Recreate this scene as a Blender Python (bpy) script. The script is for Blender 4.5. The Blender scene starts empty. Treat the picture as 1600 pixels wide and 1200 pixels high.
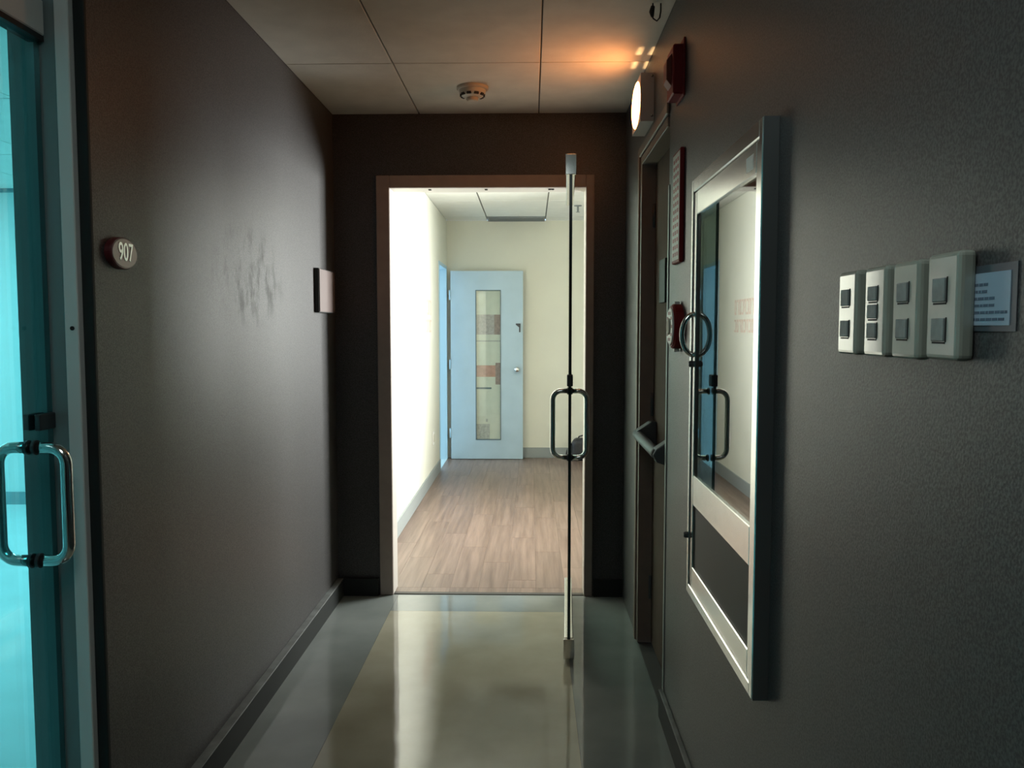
import bpy, bmesh, math, random
from mathutils import Vector, Matrix
random.seed(7)
scene = bpy.context.scene
COL = scene.collection

# ------------------------------------------------------------------ camera
FPX = 1290.0
cam_d = bpy.data.cameras.new('camera')
cam_d.sensor_width = 36.0
cam_d.lens = FPX / 1600.0 * 36.0
cam_d.clip_start = 0.02
cam = bpy.data.objects.new('camera', cam_d)
COL.objects.link(cam)
PITCH = math.atan(87 / FPX)
YAW = math.atan(30 / FPX * math.cos(PITCH))
cam.location = (0, 0, 1.375)
cam.rotation_euler = (math.pi / 2 - PITCH, 0, YAW)
scene.camera = cam

# ------------------------------------------------------------------ world and exposure
world = bpy.data.worlds.new('world')
scene.world = world
world.use_nodes = True
bg = world.node_tree.nodes['Background']
bg.inputs['Color'].default_value = (0.55, 0.74, 1.0, 1)     # daylight outside the side room's window
bg.inputs['Strength'].default_value = 2.2
vs = scene.view_settings
vs.view_transform = 'Standard'
vs.look = 'None'
vs.exposure = 0.0
vs.gamma = 1.0
vs.use_curve_mapping = False
cy = scene.cycles
cy.use_denoising = True
cy.max_bounces = 12
cy.diffuse_bounces = 6
cy.glossy_bounces = 6
cy.transparent_max_bounces = 16
cy.caustics_reflective = False
cy.caustics_refractive = False
cy.sample_clamp_indirect = 4.0

# lamp strengths (radiance of the fixtures' diffusers)
L_FAR = 1.6      # ceiling fixtures in the room beyond the doorway
L_LEFT = 16.0      # ceiling fixtures in the room behind the teal glass door
L_EXIT = 19.0     # exit sign face
P_EXIT = 2.2      # small lamp inside the exit sign
P_SIDE = 190.0    # daylight through the side room's window
P_WIN = 205.0     # daylight through the far room's window
L_REAR_FILL = 4.4      # unseen fill light added behind the camera to lift the corridor

# ------------------------------------------------------------------ measures (metres)
XL, XR = -0.995, 0.470          # corridor walls
YD = 4.18                       # wall with the doorway
ZC = 2.44                       # corridor ceiling
OX0, OX1, OZ = -0.71, 0.272, 2.075   # doorway opening
FX0, FX1 = -0.885, 1.35          # far room
FY0, FY1, FZ = 4.30, 8.72, 2.50
XG = -1.095                     # plane of the teal glass door in the left wall
YJ = 1.872                      # its far jamb
XLB = -1.165                    # back face of left wall

# ------------------------------------------------------------------ materials
MATS = {}
def new_mat(name):
    m = bpy.data.materials.new(name); m.use_nodes = True
    nt = m.node_tree
    b = nt.nodes['Principled BSDF']
    MATS[name] = m
    return m, nt, b

def plain(name, col, rough=0.5, metal=0.0, spec=0.5, noise=0.0, nscale=60.0, bump=0.0, bscale=200.0, coat=0.0):
    m, nt, b = new_mat(name)
    b.inputs['Base Color'].default_value = (*col, 1)
    b.inputs['Roughness'].default_value = rough
    b.inputs['Metallic'].default_value = metal
    b.inputs['Specular IOR Level'].default_value = spec
    if coat:
        b.inputs['Coat Weight'].default_value = coat
        b.inputs['Coat Roughness'].default_value = 0.06
    tc = nt.nodes.new('ShaderNodeTexCoord')
    if noise:
        n = nt.nodes.new('ShaderNodeTexNoise'); n.inputs['Scale'].default_value = nscale
        n.inputs['Detail'].default_value = 4
        nt.links.new(tc.outputs['Object'], n.inputs['Vector'])
        r = nt.nodes.new('ShaderNodeMapRange')
        r.inputs['From Min'].default_value = 0.3; r.inputs['From Max'].default_value = 0.7
        r.inputs['To Min'].default_value = 1 - noise; r.inputs['To Max'].default_value = 1 + noise
        nt.links.new(n.outputs['Fac'], r.inputs['Value'])
        mx = nt.nodes.new('ShaderNodeVectorMath'); mx.operation = 'SCALE'
        mx.inputs[0].default_value = col
        nt.links.new(r.outputs['Result'], mx.inputs['Scale'])
        nt.links.new(mx.outputs['Vector'], b.inputs['Base Color'])
    if bump:
        n2 = nt.nodes.new('ShaderNodeTexNoise'); n2.inputs['Scale'].default_value = bscale
        n2.inputs['Detail'].default_value = 3
        nt.links.new(tc.outputs['Object'], n2.inputs['Vector'])
        bp = nt.nodes.new('ShaderNodeBump'); bp.inputs['Strength'].default_value = bump
        bp.inputs['Distance'].default_value = 0.002
        nt.links.new(n2.outputs['Fac'], bp.inputs['Height'])
        nt.links.new(bp.outputs['Normal'], b.inputs['Normal'])
    return m

def emissive(name, col, strength):
    m, nt, b = new_mat(name)
    b.inputs['Base Color'].default_value = (0.8, 0.8, 0.8, 1)
    b.inputs['Emission Color'].default_value = (*col, 1)
    b.inputs['Emission Strength'].default_value = strength
    return m

def sheet_glass(name, tint, ior=1.5, gcol=(1, 1, 1), rough=0.0):
    """clear sheet glass: tinted transmission plus mirror reflection by Fresnel"""
    m, nt, b = new_mat(name)
    nt.nodes.remove(b)
    out = nt.nodes['Material Output']
    tr = nt.nodes.new('ShaderNodeBsdfTransparent'); tr.inputs['Color'].default_value = (*tint, 1)
    gl = nt.nodes.new('ShaderNodeBsdfGlossy'); gl.inputs['Roughness'].default_value = rough
    gl.inputs['Color'].default_value = (*gcol, 1)
    fr = nt.nodes.new('ShaderNodeFresnel')
    ge = nt.nodes.new('ShaderNodeNewGeometry')      # the sheet does not bend rays: same reflectance on entry and exit
    ir = nt.nodes.new('ShaderNodeMapRange')
    ir.inputs['To Min'].default_value = ior; ir.inputs['To Max'].default_value = 1.0 / ior
    nt.links.new(ge.outputs['Backfacing'], ir.inputs['Value'])
    nt.links.new(ir.outputs['Result'], fr.inputs['IOR'])
    mx = nt.nodes.new('ShaderNodeMixShader')
    nt.links.new(fr.outputs['Fac'], mx.inputs['Fac'])
    nt.links.new(tr.outputs['BSDF'], mx.inputs[1])
    nt.links.new(gl.outputs['BSDF'], mx.inputs[2])
    nt.links.new(mx.outputs['Shader'], out.inputs['Surface'])
    return m

def mk_wall_dark(name, stains=False):
    m, nt, b = new_mat(name)
    N, L = nt.nodes, nt.links
    tc = N.new('ShaderNodeTexCoord')
    n1 = N.new('ShaderNodeTexNoise'); n1.inputs['Scale'].default_value = 260; n1.inputs['Detail'].default_value = 3
    n2 = N.new('ShaderNodeTexNoise'); n2.inputs['Scale'].default_value = 2.2; n2.inputs['Detail'].default_value = 4
    mp = N.new('ShaderNodeMapping'); mp.inputs['Scale'].default_value = (1, 1, 0.35)
    L.new(tc.outputs['Object'], n1.inputs['Vector'])
    L.new(tc.outputs['Object'], mp.inputs['Vector']); L.new(mp.outputs['Vector'], n2.inputs['Vector'])
    cr = N.new('ShaderNodeValToRGB')
    cr.color_ramp.elements[0].position = 0.38; cr.color_ramp.elements[0].color = (0.038, 0.037, 0.037, 1)
    cr.color_ramp.elements[1].position = 0.62; cr.color_ramp.elements[1].color = (0.098, 0.095, 0.095, 1)
    L.new(n1.outputs['Fac'], cr.inputs['Fac'])
    mx = N.new('ShaderNodeMix'); mx.data_type = 'RGBA'; mx.blend_type = 'MULTIPLY'
    mx.inputs['Factor'].default_value = 1.0
    cr2 = N.new('ShaderNodeValToRGB')
    cr2.color_ramp.elements[0].position = 0.3; cr2.color_ramp.elements[0].color = (0.84, 0.84, 0.84, 1)
    cr2.color_ramp.elements[1].position = 0.7; cr2.color_ramp.elements[1].color = (1.05, 1.05, 1.05, 1)
    L.new(n2.outputs['Fac'], cr2.inputs['Fac'])
    L.new(cr.outputs['Color'], mx.inputs['A']); L.new(cr2.outputs['Color'], mx.inputs['B'])
    col = mx.outputs['Result']
    if stains:
        # rubbed dirty patches at hand height, centred about y 2.9, z 1.55
        n3 = N.new('ShaderNodeTexNoise'); n3.inputs['Scale'].default_value = 7.0; n3.inputs['Detail'].default_value = 5
        n3.inputs['Roughness'].default_value = 0.65
        mp3 = N.new('ShaderNodeMapping'); mp3.inputs['Scale'].default_value = (1, 1.7, 0.9)
        mp3.inputs['Location'].default_value = (0, 3.4, 1.3)
        L.new(tc.outputs['Object'], mp3.inputs['Vector']); L.new(mp3.outputs['Vector'], n3.inputs['Vector'])
        r3 = N.new('ShaderNodeMapRange'); r3.inputs['From Min'].default_value = 0.48; r3.inputs['From Max'].default_value = 0.62
        L.new(n3.outputs['Fac'], r3.inputs['Value'])
        sep = N.new('ShaderNodeSeparateXYZ'); L.new(tc.outputs['Object'], sep.inputs['Vector'])
        def band(out, c, w):
            s = N.new('ShaderNodeMath'); s.operation = 'SUBTRACT'; L.new(out, s.inputs[0]); s.inputs[1].default_value = c
            a = N.new('ShaderNodeMath'); a.operation = 'DIVIDE'; L.new(s.outputs[0], a.inputs[0]); a.inputs[1].default_value = w
            q = N.new('ShaderNodeMath'); q.operation = 'POWER'; 
            ab = N.new('ShaderNodeMath'); ab.operation = 'ABSOLUTE'; L.new(a.outputs[0], ab.inputs[0])
            L.new(ab.outputs[0], q.inputs[0]); q.inputs[1].default_value = 2.0
            return q.outputs[0]
        s1 = band(sep.outputs['Y'], 2.93, 0.42); s2 = band(sep.outputs['Z'], 1.56, 0.20)
        ad = N.new('ShaderNodeMath'); ad.operation = 'ADD'; L.new(s1, ad.inputs[0]); L.new(s2, ad.inputs[1])
        mk = N.new('ShaderNodeMapRange'); mk.inputs['From Min'].default_value = 1.0; mk.inputs['From Max'].default_value = 0.35
        L.new(ad.outputs[0], mk.inputs['Value'])
        mu = N.new('ShaderNodeMath'); mu.operation = 'MULTIPLY'; L.new(mk.outputs['Result'], mu.inputs[0]); L.new(r3.outputs['Result'], mu.inputs[1])
        m8 = N.new('ShaderNodeMath'); m8.operation = 'MULTIPLY'; L.new(mu.outputs[0], m8.inputs[0]); m8.inputs[1].default_value = 0.62
        mx2 = N.new('ShaderNodeMix'); mx2.data_type = 'RGBA'
        L.new(m8.outputs[0], mx2.inputs['Factor']); L.new(col, mx2.inputs['A'])
        mx2.inputs['B'].default_value = (0.022, 0.023, 0.021, 1)
        col = mx2.outputs['Result']
        sp = N.new('ShaderNodeMapRange'); sp.inputs['To Min'].default_value = 0.45; sp.inputs['To Max'].default_value = 0.0
        L.new(m8.outputs[0], sp.inputs['Value']); L.new(sp.outputs['Result'], b.inputs['Specular IOR Level'])
    L.new(col, b.inputs['Base Color'])
    b.inputs['Roughness'].default_value = 0.42
    b.inputs['Specular IOR Level'].default_value = 0.45
    bp = N.new('ShaderNodeBump'); bp.inputs['Strength'].default_value = 0.22; bp.inputs['Distance'].default_value = 0.0015
    L.new(n1.outputs['Fac'], bp.inputs['Height']); L.new(bp.outputs['Normal'], b.inputs['Normal'])
    return m

def mk_vinyl(name, c0, c1):
    m, nt, b = new_mat(name)
    N, L = nt.nodes, nt.links
    tc = N.new('ShaderNodeTexCoord')
    n = N.new('ShaderNodeTexNoise'); n.inputs['Scale'].default_value = 3.0; n.inputs['Detail'].default_value = 6
    L.new(tc.outputs['Object'], n.inputs['Vector'])
    cr = N.new('ShaderNodeValToRGB')
    cr.color_ramp.elements[0].position = 0.35; cr.color_ramp.elements[0].color = (*c0, 1)
    cr.color_ramp.elements[1].position = 0.68; cr.color_ramp.elements[1].color = (*c1, 1)
    L.new(n.outputs['Fac'], cr.inputs['Fac']); L.new(cr.outputs['Color'], b.inputs['Base Color'])
    b.inputs['Roughness'].default_value = 0.055
    b.inputs['Specular IOR Level'].default_value = 0.5
    w = N.new('ShaderNodeTexNoise'); w.inputs['Scale'].default_value = 9.0; w.inputs['Detail'].default_value = 2
    L.new(tc.outputs['Object'], w.inputs['Vector'])
    bp = N.new('ShaderNodeBump'); bp.inputs['Strength'].default_value = 0.05; bp.inputs['Distance'].default_value = 0.01
    L.new(w.outputs['Fac'], bp.inputs['Height']); L.new(bp.outputs['Normal'], b.inputs['Normal'])
    return m

def mk_wood():
    m, nt, b = new_mat('wood_plank')
    N, L = nt.nodes, nt.links
    geo = N.new('ShaderNodeNewGeometry')
    oi = N.new('ShaderNodeObjectInfo')
    mp = N.new('ShaderNodeMapping'); mp.inputs['Scale'].default_value = (34, 1.6, 1)
    ad = N.new('ShaderNodeVectorMath'); ad.operation = 'ADD'
    cmb = N.new('ShaderNodeCombineXYZ'); L.new(oi.outputs['Random'], cmb.inputs['Z'])
    sc = N.new('ShaderNodeVectorMath'); sc.operation = 'SCALE'; sc.inputs['Scale'].default_value = 37
    L.new(cmb.outputs['Vector'], sc.inputs[0])
    L.new(geo.outputs['Position'], mp.inputs['Vector']); L.new(mp.outputs['Vector'], ad.inputs[0]); L.new(sc.outputs['Vector'], ad.inputs[1])
    n = N.new('ShaderNodeTexNoise'); n.inputs['Scale'].default_value = 1.0; n.inputs['Detail'].default_value = 6; n.inputs['Roughness'].default_value = 0.62
    L.new(ad.outputs['Vector'], n.inputs['Vector'])
    cr = N.new('ShaderNodeValToRGB')
    cr.color_ramp.elements[0].position = 0.28; cr.color_ramp.elements[0].color = (0.112, 0.072, 0.055, 1)
    cr.color_ramp.elements[1].position = 0.72; cr.color_ramp.elements[1].color = (0.248, 0.172, 0.136, 1)
    L.new(n.outputs['Fac'], cr.inputs['Fac'])
    r = N.new('ShaderNodeMapRange'); r.inputs['To Min'].default_value = 0.93; r.inputs['To Max'].default_value = 1.06
    L.new(oi.outputs['Random'], r.inputs['Value'])
    v = N.new('ShaderNodeVectorMath'); v.operation = 'SCALE'
    L.new(cr.outputs['Color'], v.inputs[0]); L.new(r.outputs['Result'], v.inputs['Scale'])
    L.new(v.outputs['Vector'], b.inputs['Base Color'])
    b.inputs['Roughness'].default_value = 0.38
    return m

mk_wall_dark('wall_dark'); mk_wall_dark('wall_dark_stained', True)
mk_vinyl('vinyl_beige', (0.30, 0.285, 0.215), (0.39, 0.375, 0.295))
mk_vinyl('vinyl_grey', (0.175, 0.195, 0.185), (0.235, 0.258, 0.245))
mk_wood()
plain('ceiling_tile', (0.72, 0.69, 0.62), 0.9, noise=0.06, nscale=9, bump=0.25, bscale=160)
plain('ceiling_tile_white', (0.74, 0.74, 0.70), 0.9, noise=0.03, nscale=9)
plain('joint_dark', (0.12, 0.11, 0.10), 0.9)
plain('cream_wall', (0.70, 0.695, 0.605), 0.7, noise=0.025, nscale=2.5)
plain('white_wall', (0.80, 0.80, 0.77), 0.75, noise=0.02, nscale=2)
plain('room_wall', (0.65, 0.77, 0.775), 0.75, noise=0.02, nscale=2)
plain('room_floor', (0.48, 0.62, 0.64), 0.35, noise=0.05, nscale=5)
plain('room_base', (0.22, 0.33, 0.36), 0.5)
plain('base_black', (0.020, 0.023, 0.022), 0.6, spec=0.25)
plain('base_ledge', (0.14, 0.15, 0.145), 0.6, noise=0.35, nscale=14)
plain('base_grey', (0.28, 0.31, 0.31), 0.5)
plain('frame_taupe', (0.34, 0.28, 0.25), 0.55, noise=0.06, nscale=20)
plain('lining_lit', (0.55, 0.52, 0.48), 0.5)  # paler than the casing: bounce from the bright room is in the colour
plain('joint_grey', (0.30, 0.30, 0.29), 0.9)
plain('frame_brown', (0.20, 0.14, 0.11), 0.5, noise=0.06, nscale=20)
plain('leaf_brown', (0.115, 0.078, 0.062), 0.8, spec=0.05, noise=0.06, nscale=12)
plain('alu', (0.72, 0.71, 0.68), 0.5)
plain('alu_dull', (0.20, 0.235, 0.235), 0.5, metal=0.2)
plain('chrome', (0.72, 0.72, 0.70), 0.12, metal=1.0)
plain('steel', (0.78, 0.78, 0.75), 0.22, metal=1.0, noise=0.05, nscale=30)
plain('steel_edge', (0.22, 0.23, 0.23), 0.4, metal=0.8)
plain('dark_metal', (0.05, 0.055, 0.06), 0.4, metal=0.5)
plain('lower_panel', (0.075, 0.072, 0.062), 0.55, spec=0.25)
plain('cabinet_inside', (0.035, 0.035, 0.033), 0.8)
plain('plate_ivory', (0.36, 0.385, 0.325), 0.34, coat=1.0, noise=0.05, nscale=40)
plain('rocker_grey', (0.235, 0.255, 0.25), 0.6, noise=0.15, nscale=70)
plain('slot_dark', (0.02, 0.02, 0.02), 0.7)
plain('paper_blue', (0.36, 0.47, 0.58), 0.5)
plain('sleeve', (0.075, 0.09, 0.105), 0.25)
plain('ink', (0.11, 0.15, 0.21), 0.7)
plain('maroon', (0.12, 0.022, 0.025), 0.35)
plain('maroon_face', (0.27, 0.12, 0.125), 0.35, coat=0.4)
plain('digit_white', (0.95, 0.95, 0.93), 0.33, metal=0.8)
plain('red_body', (0.20, 0.012, 0.014), 0.6, spec=0.25)
plain('white_plastic', (0.78, 0.77, 0.73), 0.4)
plain('lens_orange_lit', (0.26, 0.075, 0.05), 0.6, spec=0.25)  # clear lens; the orange light falling on it is put into the colour
plain('sign_face', (0.42, 0.42, 0.39), 0.5)
plain('red_ink', (0.26, 0.015, 0.018), 0.5)
plain('plaque_brown', (0.115, 0.072, 0.062), 0.5)
plain('plaque_edge', (0.022, 0.026, 0.024), 0.5)
plain('detector', (0.60, 0.56, 0.48), 0.5)
plain('sign_body', (0.56, 0.48, 0.46), 0.6)
plain('bar_grey', (0.085, 0.09, 0.095), 0.4, metal=0.4)
plain('corner_guard', (0.30, 0.31, 0.29), 0.35)
plain('door_blue', (0.40, 0.52, 0.59), 0.45, noise=0.04, nscale=5)
plain('jamb_blue_lit', (0.42, 0.60, 0.71), 0.45)  # blue of the side room's daylight put into the jamb colour
plain('lite_trim', (0.10, 0.15, 0.17), 0.5)
plain('sheet_cream', (0.66, 0.66, 0.56), 0.8, noise=0.04, nscale=15)
plain('sheet_taupe', (0.46, 0.41, 0.38), 0.8, noise=0.15, nscale=40)
plain('sheet_red', (0.52, 0.30, 0.24), 0.8, noise=0.12, nscale=25)
plain('sheet_brown', (0.36, 0.27, 0.24), 0.8, noise=0.2, nscale=25)
plain('sheet_grey', (0.45, 0.44, 0.40), 0.8, noise=0.2, nscale=45)
plain('bag_black', (0.018, 0.019, 0.021), 0.6, noise=0.3, nscale=40, bump=0.3, bscale=60)
plain('wire_black', (0.015, 0.015, 0.015), 0.5)
plain('tape_pale', (0.80, 0.88, 0.87), 0.45)
plain('faded_red', (0.66, 0.50, 0.42), 0.7, noise=0.2, nscale=20)
plain('smudge_grey', (0.58, 0.56, 0.46), 0.7)
plain('vent_metal', (0.20, 0.22, 0.23), 0.5, metal=0.3)
plain('threshold', (0.05, 0.045, 0.04), 0.5)
plain('troffer_white', (0.7, 0.7, 0.68), 0.5)
sheet_glass('door_glass', (0.52, 0.91, 0.94), 1.45)
sheet_glass('open_door_glass', (0.80, 0.93, 0.92), 1.45)
sheet_glass('clear_glass', (0.96, 0.98, 0.97), 1.45)
sheet_glass('cabinet_glass', (0.50, 0.55, 0.52), 1.9)
plain('glass_edge', (0.022, 0.040, 0.040), 0.15)
emissive('lamp_white', (1.0, 0.97, 0.86), L_FAR)
emissive('lamp_cool', (0.88, 0.99, 1.0), L_LEFT)
emissive('rear_fill', (0.88, 1.0, 0.98), L_REAR_FILL)
emissive('exit_glow', (1.0, 0.35, 0.10), L_EXIT)

# ------------------------------------------------------------------ mesh builder
class MB:
    def __init__(s): s.bm = bmesh.new()
    def box(s, x0, x1, y0, y1, z0, z1, bev=0.0, seg=1, mi=0):
        b = bmesh.new()
        bmesh.ops.create_cube(b, size=1.0)
        bmesh.ops.scale(b, vec=(x1 - x0, y1 - y0, z1 - z0), verts=b.verts)
        bmesh.ops.translate(b, vec=((x0 + x1) / 2, (y0 + y1) / 2, (z0 + z1) / 2), verts=b.verts)
        if bev: bmesh.ops.bevel(b, geom=b.edges[:], offset=bev, segments=seg, affect='EDGES', profile=0.5)
        return s.add(b, mi)
    def add(s, b, mi=0):
        for f in b.faces: f.material_index = mi
        me = bpy.data.meshes.new('tmp'); b.to_mesh(me); b.free()
        n0 = len(s.bm.faces)
        s.bm.from_mesh(me); bpy.data.meshes.remove(me)
        return s
    def prism(s, pts, axis, a0, a1, bev=0.0, mi=0):
        """polygon in the plane across `axis` extruded a0..a1; pts in (u,v): x->(y,z) y->(x,z) z->(x,y)"""
        b = bmesh.new()
        def P(u, v, a): return {'x': (a, u, v), 'y': (u, a, v), 'z': (u, v, a)}[axis]
        f = b.faces.new([b.verts.new(P(u, v, a0)) for u, v in pts])
        r = bmesh.ops.extrude_face_region(b, geom=[f])
        vs_ = [g for g in r['geom'] if isinstance(g, bmesh.types.BMVert)]
        d = P(0, 0, a1 - a0)
        bmesh.ops.translate(b, vec=d, verts=vs_)
        bmesh.ops.recalc_face_normals(b, faces=b.faces[:])
        if bev: bmesh.ops.bevel(b, geom=b.edges[:], offset=bev, segments=2, affect='EDGES', profile=0.5)
        return s.add(b, mi)
    def tube(s, pts, r, n=12, closed=False, mi=0):
        b = bmesh.new()
        P = [Vector(p) for p in pts]; m = len(P); rings = []
        up = None
        for i in range(m):
            if closed: t = (P[(i + 1) % m] - P[i - 1]).normalized()
            else: t = (P[min(i + 1, m - 1)] - P[max(i - 1, 0)]).normalized()
            if up is None:
                up = Vector((0, 0, 1)) if abs(t.z) < 0.9 else Vector((1, 0, 0))
            sx = t.cross(up).normalized(); up = sx.cross(t).normalized()
            rr = r[i] if isinstance(r, (list, tuple)) else r
            rings.append([b.verts.new(P[i] + (sx * math.cos(2 * math.pi * k / n) + up * math.sin(2 * math.pi * k / n)) * rr) for k in range(n)])
        for i in range(m if closed else m - 1):
            a, c = rings[i], rings[(i + 1) % m]
            for k in range(n):
                b.faces.new((a[k], a[(k + 1) % n], c[(k + 1) % n], c[k]))
        if not closed:
            b.faces.new(rings[0][::-1]); b.faces.new(rings[-1])
        bmesh.ops.recalc_face_normals(b, faces=b.faces[:])
        for f in b.faces: f.smooth = True
        return s.add(b, mi)
    def lathe(s, prof, centre, axis, n=32, sy=1.0, mi=0):
        """prof: list of (radius, height along axis); sy squashes the second cross direction"""
        b = bmesh.new(); c = Vector(centre)
        A = {'x': (Vector((0, 1, 0)), Vector((0, 0, 1)), Vector((1, 0, 0))),
             'y': (Vector((1, 0, 0)), Vector((0, 0, 1)), Vector((0, 1, 0))),
             'z': (Vector((1, 0, 0)), Vector((0, 1, 0)), Vector((0, 0, 1)))}[axis]
        rings = []
        for r, h in prof:
            rings.append([b.verts.new(c + A[0] * r * math.cos(2 * math.pi * k / n) + A[1] * r * sy * math.sin(2 * math.pi * k / n) + A[2] * h) for k in range(n)])
        for a, d in zip(rings, rings[1:]):
            for k in range(n): b.faces.new((a[k], a[(k + 1) % n], d[(k + 1) % n], d[k]))
        b.faces.new(rings[0][::-1]); b.faces.new(rings[-1])
        bmesh.ops.recalc_face_normals(b, faces=b.faces[:])
        return s.add(b, mi)
    def obj(s, name, mats, parent=None, base=(0, 0, 0), smooth=False):
        me = bpy.data.meshes.new(name)
        bmesh.ops.translate(s.bm, vec=(-base[0], -base[1], -base[2]), verts=s.bm.verts)
        s.bm.to_mesh(me); s.bm.free()
        for mn in ([mats] if isinstance(mats, str) else mats): me.materials.append(MATS[mn])
        if smooth:
            for p in me.polygons: p.use_smooth = True
        o = bpy.data.objects.new(name, me); COL.objects.link(o)
        if parent: o.parent = parent
        elif tuple(base) != (0, 0, 0): o.location = base
        return o

def B(*a, **k): return MB().box(*a, **k)

class Thing:
    """an Empty at the thing's base; parts are given in world coordinates"""
    def __init__(s, name, base, label, cat, group=None, kind=None, rz=0.0):
        s.base = tuple(base)
        s.o = bpy.data.objects.new(name, None); COL.objects.link(s.o)
        s.o.location = base; s.o.empty_display_size = 0.05
        s.o.rotation_euler = (0, 0, rz)
        if label: s.o['label'] = label
        if cat: s.o['category'] = cat
        if group: s.o['group'] = group
        if kind: s.o['kind'] = kind
    def part(s, name, mb, mat, under=None, label=None, smooth=False):
        o = mb.obj(name, mat, under or s.o, s.base, smooth)
        if label: o['label'] = label
        return o

def struct(name, mb, mat, label=None, parent=None):
    o = mb.obj(name, mat, parent)
    if not parent: o['kind'] = 'structure'
    if label: o['label'] = label
    return o

def single(name, mb, mat, label, cat, base=(0, 0, 0), group=None, smooth=False):
    o = mb.obj(name, mat, None, base, smooth)
    o['label'] = label; o['category'] = cat
    if group: o['group'] = group
    return o

def slab_glass(mb_box, thin_axis):
    """material slot 0 on the broad faces, slot 1 on the narrow edges"""
    mb_box.bm.normal_update()
    for f in mb_box.bm.faces:
        f.material_index = 0 if abs(f.normal[thin_axis]) > 0.9 else 1
    return mb_box

# ------------------------------------------------------------------ THE SETTING: corridor
YB = -3.0     # corridor end behind the photographer
# left wall, with the opening of the teal glass door
LY0 = 0.86
w = MB()
w.box(XLB, XL, YJ + 0.0, YD, 0, ZC)
w.box(XLB, XL, LY0, YJ, 2.19, ZC)
w.box(XLB, XL, YB, LY0, 0, ZC)
struct('wall_left', w, 'wall_dark_stained', 'dark grey speckled corridor wall with rubbed dirty marks')
# right wall, with openings for the exit door and the cabinet
RY0, RY1, RZ1 = 2.865, 3.585, 2.10
CY0, CY1, CZ0, CZ1 = 1.64, 2.27, 0.66, 1.755
XRB = XR + 0.20
w = MB()
w.box(XR, XRB, RY1, YD, 0, ZC)
w.box(XR, XRB, RY0, RY1, RZ1, ZC)
w.box(XR, XRB, CY1, RY0, 0, ZC)
w.box(XR, XRB, CY0, CY1, 0, CZ0)
w.box(XR, XRB, CY0, CY1, CZ1, ZC)
w.box(XR, XRB, YB, CY0, 0, ZC)
struct('wall_right', w, 'wall_dark', 'dark grey speckled corridor wall carrying the glass cabinet')
# end wall with the doorway
w = MB()
w.box(XLB, OX0 - 0.03, YD, FY0, 0, FZ + 0.1)
w.box(OX1 + 0.03, FX1, YD, FY0, 0, FZ + 0.1)
w.box(OX0 - 0.03, OX1 + 0.03, YD, FY0, OZ + 0.03, FZ + 0.1)
struct('wall_back', w, 'wall_dark', 'dark grey end wall around the bright doorway')
# the same wall seen from inside the far room
w = MB()
w.box(FX0, OX0 - 0.03, FY0, FY0 + 0.01, 0, FZ)
w.box(OX1 + 0.03, FX1, FY0, FY0 + 0.01, 0, FZ)
w.box(OX0 - 0.03, OX1 + 0.03, FY0, FY0 + 0.01, OZ + 0.03, FZ)
struct('wall_front', w, 'cream_wall')
struct('wall_rear', B(XLB, XRB, YB - 0.1, YB, 0, ZC), 'wall_dark')

# corridor floor: beige field between grey border strips
fl = struct('floor', B(XLB, XRB, YB, FY0, -0.06, -0.003), 'threshold', 'glossy beige vinyl corridor floor with grey borders')
FBX0, FBX1, FBY = -0.685, 0.16, 3.93
struct('floor_field', B(FBX0, FBX1, YB, FBY, -0.003, 0), 'vinyl_beige', 'beige vinyl field', fl)
struct('border_strip', B(XL, FBX0 - 0.001, YB, YD, -0.003, 0), 'vinyl_grey', None, fl)
struct('border_strip', B(FBX1 + 0.001, XR, YB, YD, -0.003, 0), 'vinyl_grey', None, fl)
struct('border_strip', B(FBX0, FBX1, FBY + 0.001, YD + 0.0, -0.003, 0), 'vinyl_grey', None, fl)
struct('threshold_strip', B(OX0, OX1, YD + 0.001, YD + 0.035, -0.003, 0.004, bev=0.0015), 'threshold', 'dark threshold strip', fl)

# corridor ceiling: panels above dark joints
ce = struct('ceiling', B(XLB, XRB, YB, YD, ZC + 0.012, ZC + 0.06), 'joint_dark', 'suspended corridor ceiling of off white panels')
xs = [XL, -0.560, 0.036, XR]
ys = [YD, 3.395, 2.185, 0.975, -0.235, -1.445, -2.655, YB]
REAR = (1, 3)   # the added fill light takes this panel's place
for j in range(len(ys) - 1):
    for i in range(3):
        if (i, j) == REAR: continue
        g = 0.0025
        x0, x1 = xs[i] + g, xs[i + 1] - g
        if i == 0: x0 = xs[0]
        if i == 2: x1 = xs[3]
        y1 = ys[j] - (g if j else 0); y0 = ys[j + 1] + g
        struct('ceiling_panel', B(x0, x1, y0, y1, ZC, ZC + 0.012, bev=0.002), 'ceiling_tile', None, ce)

# baseboards: thick dark base; ledge colour holds dust and the top edge's highlight
def baseboard(name, x0, x1, y0, y1, h, label, front='base_black', ledge='base_ledge'):
    o = struct(name, B(x0, x1, y0, y1, 0, h - 0.004), front, label)
    if ledge: struct('top_ledge', B(x0, x1, y0, y1, h - 0.004, h, bev=0.0015), ledge, None, o)
    return o
baseboard('baseboard_left', XL, XL + 0.032, YJ + 0.004, YD - 0.03, 0.092, 'black baseboard below the left wall, ledge paled by dust and painted highlight')
baseboard('baseboard_right', XR - 0.016, XR, YB, RY0 - 0.004, 0.098, 'black baseboard with pale ledge below the right wall')
baseboard('baseboard_back', XL, OX0 - 0.075, YD - 0.03, YD, 0.092, 'short black baseboard left of the doorway', ledge=None)
baseboard('baseboard_end', OX1 + 0.05, XR, YD - 0.018, YD, 0.092, 'short black baseboard right of the doorway', ledge=None)

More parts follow.
